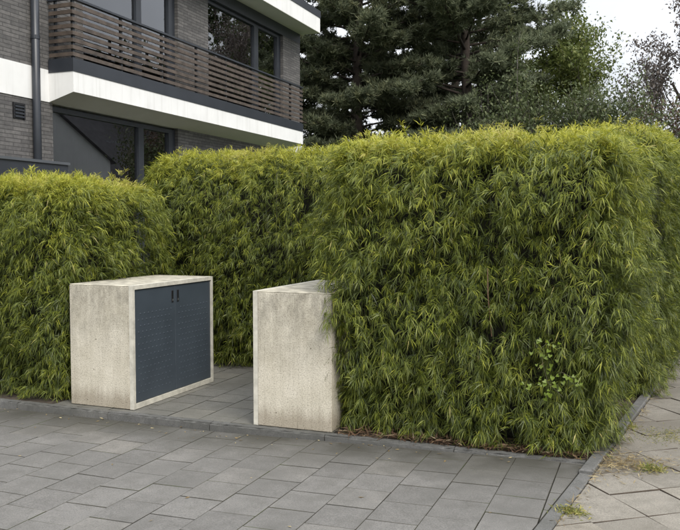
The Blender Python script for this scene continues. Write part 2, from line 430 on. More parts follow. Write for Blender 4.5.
# sidewalk of diagonally laid slabs
bm = bmesh.new()
bm.faces.new([bm.verts.new(p) for p in ((KX(-3), -3, -.022), (KX(-3)+2.2, -3, -.022), (KX(60)+2.2, 60, -.022), (KX(60), 60, -.022))])
walk = link('sidewalk', bm_mesh(bm, 'sidewalk'), None, M['soil']); tag(walk, kind='structure')
SP = .352; ang = R(45-7.69)
ux, uy = -math.sin(ang), math.cos(ang); vx, vy = math.cos(ang), math.sin(ang)
sc_edge = -.452-.135*4.156
h = SP/2-.0009
sl_shared = bm_mesh(prism([(-h, -h), (h, -h), (h, h), (-h, h)], -.05, 0, .003), 'slab'); sl_shared.materials.append(M['slab']); sl_shared.materials.append(M['soil'])
for i in range(-12, 30):
    for j in range(-30, 20):
        cx = .019+ux*SP*(i+.5)+vx*SP*(j+.5); cy = 4.568+uy*SP*(i+.5)+vy*SP*(j+.5)
        if cy < 2.8 or cy > 12.5: continue
        if cx-KX(cy) > 1.55 or cx-KX(cy) < -.3: continue
        poly = [(cx+ux*a+vx*b_, cy+uy*a+vy*b_) for a, b_ in ((-h, -h), (-h, h), (h, h), (h, -h))]
        full = area(poly)
        poly = clip(poly, -1, .135, -sc_edge-.006)
        if len(poly) < 3 or area(poly) < .004: continue
        z = -.004+rnd.uniform(-.004, .004); rot = (rnd.uniform(-.016, .016), rnd.uniform(-.016, .016))
        if area(poly) > full*.999:
            o = link('slab', sl_shared, walk); o.location = (cx, cy, z); o.rotation_euler = (*rot, ang+rnd.uniform(-.02, .02))
        else:
            c0 = (sum(p[0] for p in poly)/len(poly), sum(p[1] for p in poly)/len(poly))
            me = bm_mesh(prism([(p[0]-c0[0], p[1]-c0[1]) for p in poly], -.05, 0, .003), 'slab'); me.materials.append(M['slab']); me.materials.append(M['soil'])
            o = link('slab', me, walk); o.location = (*c0, z); o.rotation_euler = (*rot, 0)
bm = bmesh.new()
bm.faces.new([bm.verts.new(p) for p in ((KX(-3)+2.2, -3, -.10), (KX(-3)+9, -3, -.10), (KX(60)+9, 60, -.10), (KX(60)+2.2, 60, -.10))])
tag(link('road', bm_mesh(bm, 'road'), None, M['asphalt']), kind='structure')
# planting soil under the hedges
bm = bmesh.new()
for q in (((-2.24, 5.51), (-.352, 5.51), (.658, 13), (-2.24, 13)), ((-9, 5.51), (-4.78, 5.51), (-4.78, 13), (-9, 13)), ((-4.78, 7.6), (-2.24, 7.6), (-2.24, 13), (-4.78, 13))):
    bm.faces.new([bm.verts.new((x, y, -.012)) for x, y in q])
tag(link('soil_bed', bm_mesh(bm, 'soil_bed'), None, M['soil']), kind='structure')

# ------------------------------------------------------------------ house
HX, BX = -8.011, -7.566
house = empty('house', (-12, 11, 0))
def hp(name, lst, mat, parent=None, bevel=0.0):
    p = parent or house
    bm = bmesh.new()
    for b in lst: add_box(bm, *b)
    if bevel: bmesh.ops.bevel(bm, geom=bm.edges[:], offset=bevel, segments=1, affect='EDGES')
    me = bm_mesh(bm, name); me.transform(Matrix.Translation((12, -11, 0)))
    return link(name, me, p, mat)
Y0, Y1 = 4.5, 17.65
hp('wall', [(HX-.3, HX, Y0, 9.065, -.3, 3.333), (HX-.3, HX, 9.065, 12.29, -.3, .55), (HX-.3, HX, 12.29, Y1, -.3, 3.333),
            (-16, HX-.3, Y1-.3, Y1, -.3, 6.2), (-16, HX-.3, Y0, Y0+.3, -.3, 6.2), (-16.3, -16, Y0, Y1, -.3, 6.2)], M['brick'])
for a_, b_ in ((Y0, 9.75), (12.323, 13.372), (16.707, Y1)): hp('wall', [(HX-.3, HX, a_, b_, 3.785, 5.97)], M['brick'])
hp('white_band', [(HX-.31, HX+.012, Y0, 9.06, 3.333, 3.785), (HX-.31, HX-.002, 9.06, Y1, 3.333, 3.785)], M['white'])
hp('lintel', [(HX-.3, HX+.008, Y0, Y1, 5.97, 6.2)], M['anthracite'])
hp('floor_slab', [(-16, HX-.31, Y0+.3, Y1-.3, 3.40, 3.74), (-16, HX-.3, Y0+.3, Y1-.3, .2, .5)], M['room'])
hp('partition', [(-12.4, -12.2, Y0+.3, Y1-.3, .5, 3.4), (-12.4, -12.2, Y0+.3, Y1-.3, 3.74, 6.2),
                 (-12.2, HX-.31, 12.75, 12.9, 3.74, 6.2), (-12.2, HX-.31, 12.6, 12.75, .5, 3.4), (-12.2, HX-.31, 8.5, 8.65, .5, 3.4)], M['room'])
roof = hp('roof', [(-16.6, -7.5, Y0-.6, 17.70, 6.2, 6.215)], M['soffit'])
hp('fascia', [(-7.56, -7.498, Y0-.6, 17.702, 6.206, 6.555), (-16.6, -7.56, 17.64, 17.702, 6.206, 6.555), (-16.6, -7.56, Y0-.6, Y0-.54, 6.206, 6.555)], M['white'], roof)
hp('roof_cap', [(-16.61, -7.485, Y0-.61, 17.715, 6.555, 6.72)], M['anthracite'], roof)
# windows: frame part with panes as sub-parts
def window(ya, yb, za, zb, mull, fl, fr, parent=None):
    x0, x1 = HX-.16, HX-.07
    fw = .07
    lst = [(x0, x1, ya, ya+fl, za, zb), (x0, x1, yb-fr, yb, za, zb), (x0, x1, ya+fl, yb-fr, zb-fw, zb), (x0, x1, ya+fl, yb-fr, za, za+fw)]
    for a, b_ in mull: lst.append((x0+.001, x1-.001, a, b_, za+fw, zb-fw))
    wn = hp('window', lst, M['anthracite'])
    edges = [ya+fl] + [e for m_ in mull for e in m_] + [yb-fr]
    for a, b_ in zip(edges[::2], edges[1::2]):
        hp('pane', [(x0+.035, x0+.043, a-.01, b_+.01, za+fw-.01, zb-fw+.01)], M['glass'], wn)
    hp('sill', [(HX-.16, HX+.05, ya-.03, yb+.03, za-.045, za-.004)], M['anthracite'], wn)
    return wn
window(9.065, 12.29, .60, 3.30, [(11.20, 11.345)], .06, .19)
window(9.75, 12.323, 3.84, 5.968, [(11.18, 11.32)], .06, .19)
window(13.372, 16.707, 3.84, 5.968, [(15.41, 15.60)], .06, .17)
def curtain(ya, yb, za, zb, mat, amp=.03, x=None):
    bm = bmesh.new(); n = int((yb-ya)/.012); x = HX-.30 if x is None else x
    rows = []
    for i in range(n+1):
        yy = ya+(yb-ya)*i/n; xx = x+amp*math.sin(i*.55)+amp*.5*math.sin(i*.23+1)
        rows.append((bm.verts.new((xx+12, yy-11, za)), bm.verts.new((xx+12, yy-11, zb))))
    for a, b_ in zip(rows, rows[1:]): bm.faces.new((a[0], b_[0], b_[1], a[1]))
    bmesh.ops.solidify(bm, geom=bm.faces[:], thickness=.006)
    return link('curtain', bm_mesh(bm, 'curtain', True), house, mat)
curtain(9.78, 11.17, 3.86, 5.9, M['curtain'])
curtain(11.34, 11.72, 3.86, 5.9, M['curtain'])
curtain(11.95, 12.14, 3.86, 5.9, M['curtain_dark'])
curtain(9.12, 9.34, .62, 3.23, M['curtain'], .02)
curtain(11.85, 12.08, .62, 3.23, M['curtain_dark'], .02)
# balcony
bal = None
bm = bmesh.new()
prof = [(HX-.001, 3.331), (BX, 3.456), (BX, 3.742), (HX-.001, 3.742)]
ya, yb = 8.985, 16.83
lo = [bm.verts.new((x+12, ya-11, z)) for x, z in prof]; hi = [bm.verts.new((x+12, yb-11, z)) for x, z in prof]
bm.faces.new(lo); bm.faces.new(hi[::-1])
for i in range(4): bm.faces.new((lo[i], hi[i], hi[(i+1) % 4], lo[(i+1) % 4]))
bmesh.ops.recalc_face_normals(bm, faces=bm.faces[:])
me = bm_mesh(bm, 'balcony'); me.materials.append(M['white']); me.materials.append(M['soffit'])
for p in me.polygons:
    if p.normal.z < -.5: p.material_index = 1
bal = link('balcony', me, house)
hp('upstand', [(BX-.06, BX+.008, ya-.008, yb+.008, 3.742, 3.93), (HX+.015, BX-.06, ya-.008, ya+.05, 3.742, 3.93), (HX+.015, BX-.06, yb-.05, yb+.008, 3.742, 3.93)], M['anthracite'], bal)
hp('handrail', [(BX-.055, BX+.012, ya-.01, yb+.01, 4.742, 4.772), (HX+.015, BX-.055, ya-.01, ya+.05, 4.742, 4.772)], M['anthracite'], bal)
for i in range(8):
    z0 = 3.958+i*.0975; z1 = z0+.054
    for a, b_ in ((ya+.003, 11.20), (11.206, 13.98), (13.986, yb-.002)):
        hp('slat', [(BX-.022, BX, a, b_, z0+rnd.uniform(-.002, .002), z1)], M['slat_wood'], bal)
    hp('slat', [(HX+.03, BX-.024, ya, ya+.022, z0, z1)], M['slat_wood'], bal)
for yy in (9.02, 10.1, 11.18, 12.25, 13.3, 14.35, 15.4, 16.2, 16.78):
    hp('post', [(BX-.060, BX-.023, yy, yy+.04, 3.93, 4.742)], M['anthracite'], bal)
hp('post', [(HX+.10, HX+.13, ya+.023, ya+.06, 3.93, 4.742)], M['anthracite'], bal)
# downpipe and vent
bm = bmesh.new(); tube(bm, [(HX+.065+12, 8.68-11, -.1), (HX+.065+12, 8.68-11, 6.2)], [.056, .056], 16)
pipe = link('downpipe', bm_mesh(bm, 'downpipe', True), house, M['anthracite'])
for z in (1.6, 4.15, 5.7):
    bm = bmesh.new(); tube(bm, [(HX+.065+12, 8.68-11, z), (HX+.065+12, 8.68-11, z+.05)], [.063, .063], 16)
    link('collar', bm_mesh(bm, 'collar'), pipe, M['anthracite'])
vent = hp('vent_grille', [(HX, HX+.02, 8.30, 8.325, 3.03, 3.24), (HX, HX+.02, 8.49, 8.515, 3.03, 3.24), (HX, HX+.02, 8.325, 8.49, 3.215, 3.24), (HX, HX+.008, 8.325, 8.49, 3.03, 3.215)], M['black'])
for i in range(4): hp('louvre', [(HX+.008, HX+.03, 8.325, 8.49, 3.045+i*.045, 3.068+i*.045)], M['anthracite'], vent)
tag(house, 'dark brick house with white bands and a slatted wooden balcony above the hedge', 'house')

gw = empty('garden_wall', (-6.9, 7, 0))
boxo = boxes('panel', [(-.16, 0, -1.6, 1.068, -.1, 2.345)], M['anthracite'], gw)
boxes('coping', [(-.18, .02, -1.62, 1.088, 2.345, 2.378)], plain('coping_metal', (.075, .082, .092), .4, .1, 3), gw)
tag(gw, 'low anthracite privacy wall in front of the brick house, behind the left hedge', 'wall')

# ------------------------------------------------------------------ bin boxes
BWX, BLY, BH = .672, 1.325, 1.062
def embossing():
    """grid of raised dots on one door"""
    bm = bmesh.new()
    for i in range(9):
        for j in range(14):
            cx, cz = -.235+i*.0585 + (.029 if j % 2 else 0) - .0145, .13+j*.053
            r = .0095
            t_ = bm.verts.new((.0085, cx, cz))
            ring = [bm.verts.new((0, cx+r*math.cos(k*math.pi/3), cz+r*math.sin(k*math.pi/3))) for k in range(6)]
            for k in range(6): bm.faces.new((ring[k], ring[(k+1) % 6], t_))
    return bm_mesh(bm, 'embossing', True)
emb = embossing()
def bin_box(loc, flip, label):
    """local: doors face +x (flip: -x); origin at centre of foot"""
    o = empty('bin_box', loc, math.pi if flip else 0)
    hx, hy, t = BWX/2, BLY/2, .030
    def pt(name, lst, mat, bevel=.004, par=None):
        return boxes(name, lst, mat, par or o, bevel)
    pt('side_panel', [(-hx, hx-.040, -hy, -hy+t, 0, BH)], M['concrete'])
    pt('side_panel', [(-hx, hx-.040, hy-t, hy, 0, BH)], M['concrete'])
    pt('back_panel', [(-hx+.002, -hx+t, -hy+t, hy-t, 0, BH-.002)], M['concrete'])
    pt('top_panel', [(-hx+.001, hx-.040, -hy+.001, hy-.001, BH, BH+.010)], M['concrete_top'])
    pt('floor_panel', [(-hx+t, hx-.06, -hy+t, hy-t, .0, .04)], M['concrete'])
    # pale smooth frame round the doors
    pt('door_frame', [(hx-.040, hx, -hy, -hy+t, 0, BH+.010), (hx-.040, hx, hy-t, hy, 0, BH+.010), (hx-.040, hx, -hy+t, hy-t, 0, .044), (hx-.040, hx, -hy+t, hy-t, BH-.026, BH+.010)], M['concrete_edge'], .0)
    iw = BLY-2*t; dw = iw/2
    for s in (-1, 1):
        a, b_ = (-hy+t+.004, -.002) if s < 0 else (.002, hy-t-.004)
        d = pt('door', [(hx-.034, hx-.012, a, b_, .049, BH-.031)], M['door_steel'], .002)
        e = link('embossing', emb, d, M['door_steel']); e.location = (hx-.0122, (a+b_)/2, 0); e['kind'] = 'stuff'
        hd = pt('handle', [(hx-.0122, hx-.007, s*.045-.014, s*.045+.014, .875, .985)], M['black'], .002, d)
        hd2 = pt('lock', [(hx-.0072, hx-.001, s*.045-.006, s*.045+.006, .885, .905)], M['chrome'], .001, d)
    tag(o, label, 'bin box', 'concrete bin boxes at the path')
    return o
bin_box((-4.775+BWX/2, 5.570+BLY/2, 0), False, 'weathered concrete bin box with dark blue steel double doors, beside the left hedge')
bin_box((-2.915+BWX/2, 5.512+BLY/2, 0), True, 'weathered concrete bin box half sunk in the big hedge, doors out of sight')

# ------------------------------------------------------------------ bamboo hedges
DN = np.array([0, 0, -1.0])
def hedge(label, quad, z1, seed, rad=.28, faces=None, dens=95, bulge=.05, lean=None, leaf=(.052, .106), nleaf=42, cull=None):
    """quad: four ground corners (front-left, front-right, back-right, back-left)."""
    r = np.random.default_rng(seed)
    q = np.array(quad, float)
    W = .5*(np.linalg.norm(q[1]-q[0])+np.linalg.norm(q[2]-q[3])); Dp = .5*(np.linalg.norm(q[3]-q[0])+np.linalg.norm(q[2]-q[1])); Hh = z1
    ns = sinnoise(seed+100, (.45, 1.3)); ns2 = sinnoise(seed+200, (.22, .5))
    size = np.array([W, Dp, Hh])
    org = q.mean(0)
    def tow(l):
        u = (l[:, 0]/W)[:, None]; v = (l[:, 1]/Dp)[:, None]
        xy = q[0]*(1-u)*(1-v)+q[1]*u*(1-v)+q[2]*u*v+q[3]*(1-u)*v
        return np.concatenate([xy, l[:, 2:3]], 1)
    def surf(l, inset=0.0):
        lo = np.array([rad, rad, -1.0]); hi = np.array([W-rad, Dp-rad, Hh-rad])
        c = np.clip(l, lo, hi); n = nrm(l-c+1e-9)
        s = c+n*(rad-inset)
        w0 = tow(s); w1 = tow(s+n*.01); wn = nrm(w1-w0)
        zt = np.clip(w0[:, 2]/Hh, 0, 1)[:, None]
        side = (1-np.abs(wn[:, 2:3]))
        w0 = w0 + wn*(bulge*ns(w0)[:, None] + .035*ns2(w0)[:, None])*(1-.55*np.clip(wn[:, 2:3], 0, 1)) + wn*side*(.07*np.sin(np.pi*np.clip(zt, 0, 1)) - .05*(1-zt)**3)
        if lean is not None: w0 = w0 + lean(w0)
        return w0, wn
    def sample(face, n):
        a, b = r.random(n), r.random(n)
        z = b*Hh
        if face == 'front': return np.stack([a*W, np.zeros(n), z], 1)
        if face == 'back': return np.stack([a*W, np.full(n, Dp), z], 1)
        if face == 'left': return np.stack([np.zeros(n), a*Dp, z], 1)
        if face == 'right': return np.stack([np.full(n, W), a*Dp, z], 1)
        return np.stack([a*W, b*Dp, np.full(n, Hh)], 1)
    A = {'front': W*Hh, 'back': W*Hh, 'left': Dp*Hh, 'right': Dp*Hh, 'top': W*Dp}
    dm = {'front': 1, 'back': .3, 'left': 1, 'right': 1, 'top': 1}
    if faces: dm.update(faces)
    root = empty('bamboo_hedge', (org[0], org[1], 0))
    # core
    bm_v, bm_f = [], []
    off = 0
    for f in ('front', 'back', 'left', 'right', 'top'):
        N1, N2 = 14, 14
        aa, bb = np.meshgrid(np.linspace(0, 1, N1), np.linspace(0, 1, N2), indexing='ij'); aa = aa.ravel(); bb = bb.ravel()
        l = {'front': np.stack([aa*W, 0*aa, bb*Hh], 1), 'back': np.stack([aa*W, 0*aa+Dp, bb*Hh], 1), 'left': np.stack([0*aa, aa*Dp, bb*Hh], 1),
             'right': np.stack([0*aa+W, aa*Dp, bb*Hh], 1), 'top': np.stack([aa*W, bb*Dp, 0*aa+Hh], 1)}[f]
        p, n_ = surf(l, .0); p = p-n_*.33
        bm_v.append(p)
        for i in range(N1-1):
            for j in range(N2-1): bm_f.append((off+i*N2+j, off+(i+1)*N2+j, off+(i+1)*N2+j+1, off+i*N2+j+1))
        off += N1*N2
    V = np.concatenate(bm_v); V[:, :2] -= org
    me = np_mesh('inner_growth', V, np.zeros((0, 3), int), np.array(bm_f), None, M['core'])
    link('inner_growth', me, root)
    # fronds
    Ps, Ds, Ns, Ls, Ws, Ts = [], [], [], [], [], []
    for f in ('front', 'back', 'left', 'right', 'top'):
        n = int(A[f]*dens*dm[f])
        if n < 1: continue
        s, nn = surf(sample(f, n))
        t = nrm(np.cross(nn, nrm(r.normal(size=(n, 3)))))
        up = np.clip(nn[:, 2:3], 0, 1)
        a = nrm(nn*(.55+.35*up) + t*.75 + DN*(.50*(1-up)) + np.array([0, 0, .22])*up)
        L = r.uniform(.12, .27, n)[:, None]
        outp = r.normal(0.0, .042, n)[:, None]*(1-.55*up) + np.where(r.random(n) < .02, r.uniform(.03, .12, n), 0)[:, None]*(.35+.65*up)
        tip = s + nn*outp
        base = tip - a*L
        dr = .30*L*(1-.3*up)
        fr_tone = r.normal(0, .09, n)
        for i in range(6):                       # nodes along the frond, each with a fan of leaves
            tt = ((i+r.random(n))/6)[:, None]*.85+.15
            node_p = base + a*L*tt + DN*dr*tt*tt + r.normal(0, .020, (n, 3))
            ax = nrm(a*.55 + nn*.45 + t*r.normal(0, .5, (n, 1)) + np.cross(nn, t)*r.normal(0, .5, (n, 1)) + DN*(r.uniform(-.10, .50, n)+.40*(1-np.clip(node_p[:, 2]/Hh, 0, 1)))[:, None]*(1-.75*up))
            sd = nrm(np.cross(ax, nn + r.normal(0, .55, (n, 3))))
            nd_tone = r.normal(0, .09, n)
            nl = max(3, nleaf//6)
            for j in range(nl):
                an = ((j+.5)/nl-.5)*r.uniform(1.5, 2.5, n)+r.normal(0, .16, n)
                d = nrm(ax*np.cos(an)[:, None] + sd*np.sin(an)[:, None] + r.normal(0, .13, (n, 3)))
                hint = nrm(nn*.6 + np.array([0, 0, .6]) + r.normal(0, .40, (n, 3)))
                l_ = r.uniform(*leaf, n)*(1-.30*np.abs(an)/1.2)
                p = node_p + r.normal(0, .006, (n, 3))
                keep = p[:, 2] > .02
                if cull is not None: keep &= ~(cull(p+d*l_[:, None]*.4) | cull(p+d*l_[:, None]))
                tn = .29 + fr_tone*.8 + nd_tone*.7 + r.normal(0, .15, n) + .16*(tt[:, 0]-.5) + .42*up[:, 0] + .20*np.clip(p[:, 2]/Hh, 0, 1)**3  # up-facing and high leaves paler: sky light painted in, plus pale new growth
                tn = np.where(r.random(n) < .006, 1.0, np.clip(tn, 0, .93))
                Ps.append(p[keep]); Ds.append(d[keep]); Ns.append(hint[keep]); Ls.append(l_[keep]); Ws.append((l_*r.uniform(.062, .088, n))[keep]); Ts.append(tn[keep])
    P = np.concatenate(Ps); 
    # droop so that tips never sink into the ground
    # sparse inner leaves between the fronds and the canes; gap shade painted into their tone
    for f in ('front', 'left', 'right', 'top', 'back'):
        n = int(A[f]*dm[f]*1500)
        if n < 1: continue
        s, nn = surf(sample(f, n))
        p = s-nn*r.uniform(.06, .24, n)[:, None]
        keep = p[:, 2] > .03
        l_ = r.uniform(.07, .12, n)
        Ps.append(p[keep]); Ds.append(nrm(r.normal(0, .6, (n, 3))+DN*.4+nn*.2)[keep]); Ns.append(nrm(nn+r.normal(0, .5, (n, 3)))[keep])
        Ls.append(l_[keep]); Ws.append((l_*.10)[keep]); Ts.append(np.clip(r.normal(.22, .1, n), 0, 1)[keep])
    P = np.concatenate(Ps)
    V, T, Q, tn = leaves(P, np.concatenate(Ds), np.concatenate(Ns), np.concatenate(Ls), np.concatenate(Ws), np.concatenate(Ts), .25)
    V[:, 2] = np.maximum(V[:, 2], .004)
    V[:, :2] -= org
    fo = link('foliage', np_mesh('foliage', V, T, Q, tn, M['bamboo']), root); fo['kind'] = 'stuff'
    # canes, a few of them near the surface
    bm = bmesh.new()
    nc = int((2*W+2*Dp)*4)
    for f in ('front', 'left', 'right'):
        m_ = int(nc*A[f]/(A['front']+A['left']+A['right']))
        l = sample(f, m_); l[:, 2] = .3
        p, n_ = surf(l)
        for pp, n1 in zip(p, n_):
            dpt = r.uniform(.15, .27); x, y = pp[:2]-n1[:2]*dpt-org
            hgt = r.uniform(.6, .9)*Hh; bx, by = r.normal(0, .04, 2)
            tube(bm, [(x, y, -.02), (x+bx*.4, y+by*.4, hgt*.5), (x+bx, y+by, hgt)], [.006, .0055, .003], 5)
    c = link('canes', bm_mesh(bm, 'canes', True), root, M['cane']); c['kind'] = 'stuff'
    tag(root, label, 'hedge')
    return root

def lean_big(w):
    # the street corner of the hedge swells out over the kerb above knee height
    k = np.clip((w[:, 0]+1.0)/.9, 0, 1)
    s = np.clip(w[:, 2]/1.1, 0, 1); s = s*s*(3-2*s)
    o = np.zeros_like(w); o[:, 0] = .11*k*s*np.clip(1-(w[:, 1]-5.9)/2.2, .3, 1); return o
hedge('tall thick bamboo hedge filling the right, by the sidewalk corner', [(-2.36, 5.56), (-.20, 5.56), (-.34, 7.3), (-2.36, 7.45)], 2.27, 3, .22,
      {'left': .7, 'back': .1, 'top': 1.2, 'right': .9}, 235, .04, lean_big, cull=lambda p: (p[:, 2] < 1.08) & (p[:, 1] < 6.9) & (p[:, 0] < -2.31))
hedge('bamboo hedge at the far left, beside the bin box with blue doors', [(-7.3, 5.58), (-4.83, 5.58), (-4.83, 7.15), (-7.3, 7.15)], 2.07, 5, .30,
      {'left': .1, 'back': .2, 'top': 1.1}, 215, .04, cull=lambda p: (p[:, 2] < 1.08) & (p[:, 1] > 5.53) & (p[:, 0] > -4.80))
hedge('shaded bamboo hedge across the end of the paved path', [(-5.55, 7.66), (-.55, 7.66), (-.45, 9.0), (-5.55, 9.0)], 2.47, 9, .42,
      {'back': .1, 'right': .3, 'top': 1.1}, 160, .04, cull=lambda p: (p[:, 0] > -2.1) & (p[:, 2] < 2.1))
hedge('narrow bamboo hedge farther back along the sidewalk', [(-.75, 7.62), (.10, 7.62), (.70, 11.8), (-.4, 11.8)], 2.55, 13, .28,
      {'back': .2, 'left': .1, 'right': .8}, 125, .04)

# ------------------------------------------------------------------ trees and shrubs behind
def needles(P, D, r, n=10, ln=(.10, .17), wd=.014, spread=.9):
    k = len(P); P = np.repeat(P, n, 0); D = np.repeat(D, n, 0)
    d = nrm(D*.7+r.normal(0, spread*.55, (k*n, 3))+np.array([0, 0, .12]))
    L = r.uniform(*ln, k*n)[:, None]; wv = nrm(np.cross(d, r.normal(size=(k*n, 3))))*wd*.5
    V = np.stack([P+wv, P-wv, P+d*L], 1).reshape(-1, 3)
    return V, np.arange(k*n*3).reshape(-1, 3), np.repeat(np.repeat(r.normal(.45, .16, k), n)+r.normal(0, .12, k*n), 3).clip(0, 1)

def conifer(name, label, loc, h, rad, seed, mat, z0=.8, nlimb=110, shape=.8, wd=.016, tufts=1.0, droop=-.1, group=None):
    r = np.random.default_rng(seed)
    root = empty(name, loc)
    bm = bmesh.new()
    tp = [(r.normal(0, .12)*i/8, r.normal(0, .12)*i/8, h*i/8) for i in range(9)]
    tube(bm, tp, [.24*(1-i/8.6)+.02 for i in range(9)], 10)
    link('trunk', bm_mesh(bm, 'trunk', True), root, M['bark'])
    bm = bmesh.new(); TP, TD = [], []
    for i in range(nlimb):
        zz = z0+(h*.98-z0)*((i+r.random())/nlimb)
        f = (zz-z0)/(h-z0)
        prof = (1-f)**shape*(.85+.15*math.sin(f*9+seed)) if f > .12 else .8
        L = rad*max(prof, .08)*r.uniform(.65, 1.12)
        az = i*2.399+r.normal(0, .3)
        dz = r.normal(.10+.30*f, .12)
        d = np.array([math.cos(az), math.sin(az), dz]); 
        pts = [np.array([0, 0, zz])+d*L*t+np.array([0, 0, droop*L*t*t]) + r.normal(0, .05*L*t*.4, 3) for t in (0, .25, .5, .75, 1)]
        tube(bm, pts, [.055*(L/rad)+.012, .045*(L/rad)+.01, .03*(L/rad)+.008, .016, .006], 5)
        ntw = int(L*9*tufts)+3
        for j in range(ntw):
            t = r.uniform(.22, 1.0); k = min(int(t*4), 3); p = pts[k]+(pts[k+1]-pts[k])*(t*4-k)
            a2 = az+r.choice([-1, 1])*r.uniform(.4, 1.2)
            tl = r.uniform(.25, .75)*(1.15-t*.6)*min(1, L/2.2)
            td = nrm(np.array([math.cos(a2), math.sin(a2), r.normal(.22, .22)]))
            if j % 3 == 0: tube(bm, [p, p+td*tl], [.010, .004], 3, False)
            m_ = int(5+tl*9)
            s = r.uniform(.2, 1.05, m_)[:, None]
            TP.append(p+td*tl*s+r.normal(0, .06, (m_, 3))); TD.append(np.repeat((td+np.array([0, 0, .35]))[None], m_, 0))
    link('limbs', bm_mesh(bm, 'limbs', True), root, M['bark'])
    V, T, tn = needles(np.concatenate(TP), nrm(np.concatenate(TD)), r, 10 if wd < .06 else 8, (.12, .25), wd)
    c = link('crown', np_mesh('crown', V, T, None, tn, M[mat]), root); c['kind'] = 'stuff'
    tag(root, label, 'tree', group)
    return root

def broad(name, label, loc, h, rad, seed, mat, nleaf=16000, lsize=.085, trunk=.16, z0=.25, bark='bark_grey', cat='tree', levels=4, up=.55, squash=1.0, group=None, tr_h=.3):
    """deciduous tree or shrub by recursive branching"""
    r = np.random.default_rng(seed)
    root = empty(name, loc); bmT, bmL = bmesh.new(), bmesh.new(); tips = []
    def grow(p, d, L, rd, lev):
        n = 4; pts = [p]; dd = d
        for i in range(n):
            dd = nrm(dd+r.normal(0, .14, 3)+np.array([0, 0, .05])); pts.append(pts[-1]+dd*L/n)
        tube(bmT if lev == 0 else bmL, pts, [rd*(1-.45*i/n) for i in range(n+1)], 8 if lev == 0 else 5 if lev < 3 else 3, lev < 2)
        if lev >= levels:
            tips.append(np.array(pts[1:])); return
        for i in range(r.integers(4, 6) if lev < 2 else r.integers(3, 5)):
            t = r.uniform(.35, 1.0) if lev else r.uniform(.75, 1.0)
            k = min(int(t*n), n-1); q_ = pts[k]+(pts[k+1]-pts[k])*(t*n-k)
            az = r.uniform(0, 6.283); tilt = r.uniform(.45, 1.15)
            u = nrm(np.cross(dd, r.normal(size=3))); v = np.cross(dd, u)
            nd = nrm(dd*math.cos(tilt)+(u*math.cos(az)+v*math.sin(az))*math.sin(tilt)+np.array([0, 0, up*.4]))
            if lev >= levels-2: tips.append(q_[None])
            grow(q_, nd, L*r.uniform(.55, .8) if lev else h*r.uniform(.28, .4), rd*.52, lev+1)
    for s in range(1 if cat == 'tree' else 4):
        d0 = np.array([0, 0, 1.0]) if cat == 'tree' else nrm(np.array([r.normal(0, .5), r.normal(0, .5), 1.0]))
        grow(np.array([0, 0, -.1]) if cat == 'tree' else np.array([r.normal(0, .15), r.normal(0, .15), -.1]), d0, h*tr_h, trunk, 0)
    P0 = np.concatenate(tips)
    allp = P0
    sx = rad/max(np.percentile(np.abs(allp[:, :2]), 92), .1); sz = h/max(np.percentile(allp[:, 2], 98), .1)
    sc = Matrix.Diagonal((sx, sx, sz, 1))
    for bm_, nm in ((bmT, 'trunk'), (bmL, 'limbs')):
        me = bm_mesh(bm_, nm, True); me.transform(sc); link(nm, me, root, M[bark])
    P0 = P0*np.array([sx, sx, sz])
    P = P0[r.integers(0, len(P0), nleaf)]+r.normal(0, .17, (nleaf, 3))*np.array([1, 1, .8])
    d = nrm(r.normal(size=(nleaf, 3))+np.array([0, 0, -.35])); hint = nrm(r.normal(0, .6, (nleaf, 3))+np.array([0, 0, 1.0]))
    L = lsize*r.uniform(.7, 1.35, nleaf)
    tn = np.clip(r.normal(.5, .2, nleaf), 0, 1)
    V, T, Q, tone = leaves(P, d, hint, L, L*r.uniform(.45, .65, nleaf), tn, .15)
    c = link('crown', np_mesh('crown', V, T, Q, tone, M[mat]), root); c['kind'] = 'stuff'
    tag(root, label, cat, group)
    return root

TG = 'trees behind the hedges'
conifer('pine_tree', 'dense dark conifer right behind the end of the balcony', (-9.4, 25.5, 0), 15.5, 5.2, 21, 'needle_dark', .6, 170, .46, .038, 1.25, -.10, TG)
conifer('pine_tree', 'tall bluish pine with bristly tufts, in the middle of the skyline', (-6.0, 27, 0), 16.0, 4.6, 22, 'needle_blue', .8, 155, .48, .033, 1.4, -.05, TG)
conifer('pine_tree', 'dark conifer standing between and behind the two front pines', (-7.6, 32, 0), 17, 5.5, 23, 'needle_dark', 1.0, 130, .5, .065, .75, -.1, TG)
broad('deciduous_tree', 'light green leafy tree to the right of the pines', (-2.35, 30, 0), 9.2, 2.5, 31, 'leaf_green', 26000, .12, .14, group=TG)
broad('deciduous_tree', 'sparse mauve leaved tree with bare twigs at the right edge', (1.3, 33.5, 0), 10.2, 3.6, 32, 'leaf_mauve', 44000, .115, .16, bark='bark', group=TG)
SG = 'shrubs behind the big hedge'
conifer('pine_tree', 'dark narrow conifer close to the far corner of the house', (-12.6, 26.5, 0), 15, 4.6, 24, 'needle_dark', .6, 120, .5, .038, 1.2, -.1, TG)
broad('garden_shrub', 'olive green shrub below the light green tree', (-2.95, 23.0, 0), 5.3, 1.9, 41, 'leaf_olive', 24000, .095, .06, cat='shrub', levels=3, group=SG)
broad('garden_shrub', 'wide dull green shrub left of the reddish one', (-1.1, 24.5, 0), 5.3, 1.9, 42, 'leaf_olive', 24000, .095, .06, cat='shrub', levels=3, group=SG)
broad('garden_shrub', 'reddish brown shrub at the right edge above the hedge', (.55, 25, 0), 4.9, 1.3, 43, 'leaf_red', 14000, .09, .06, cat='shrub', levels=3, group=SG)

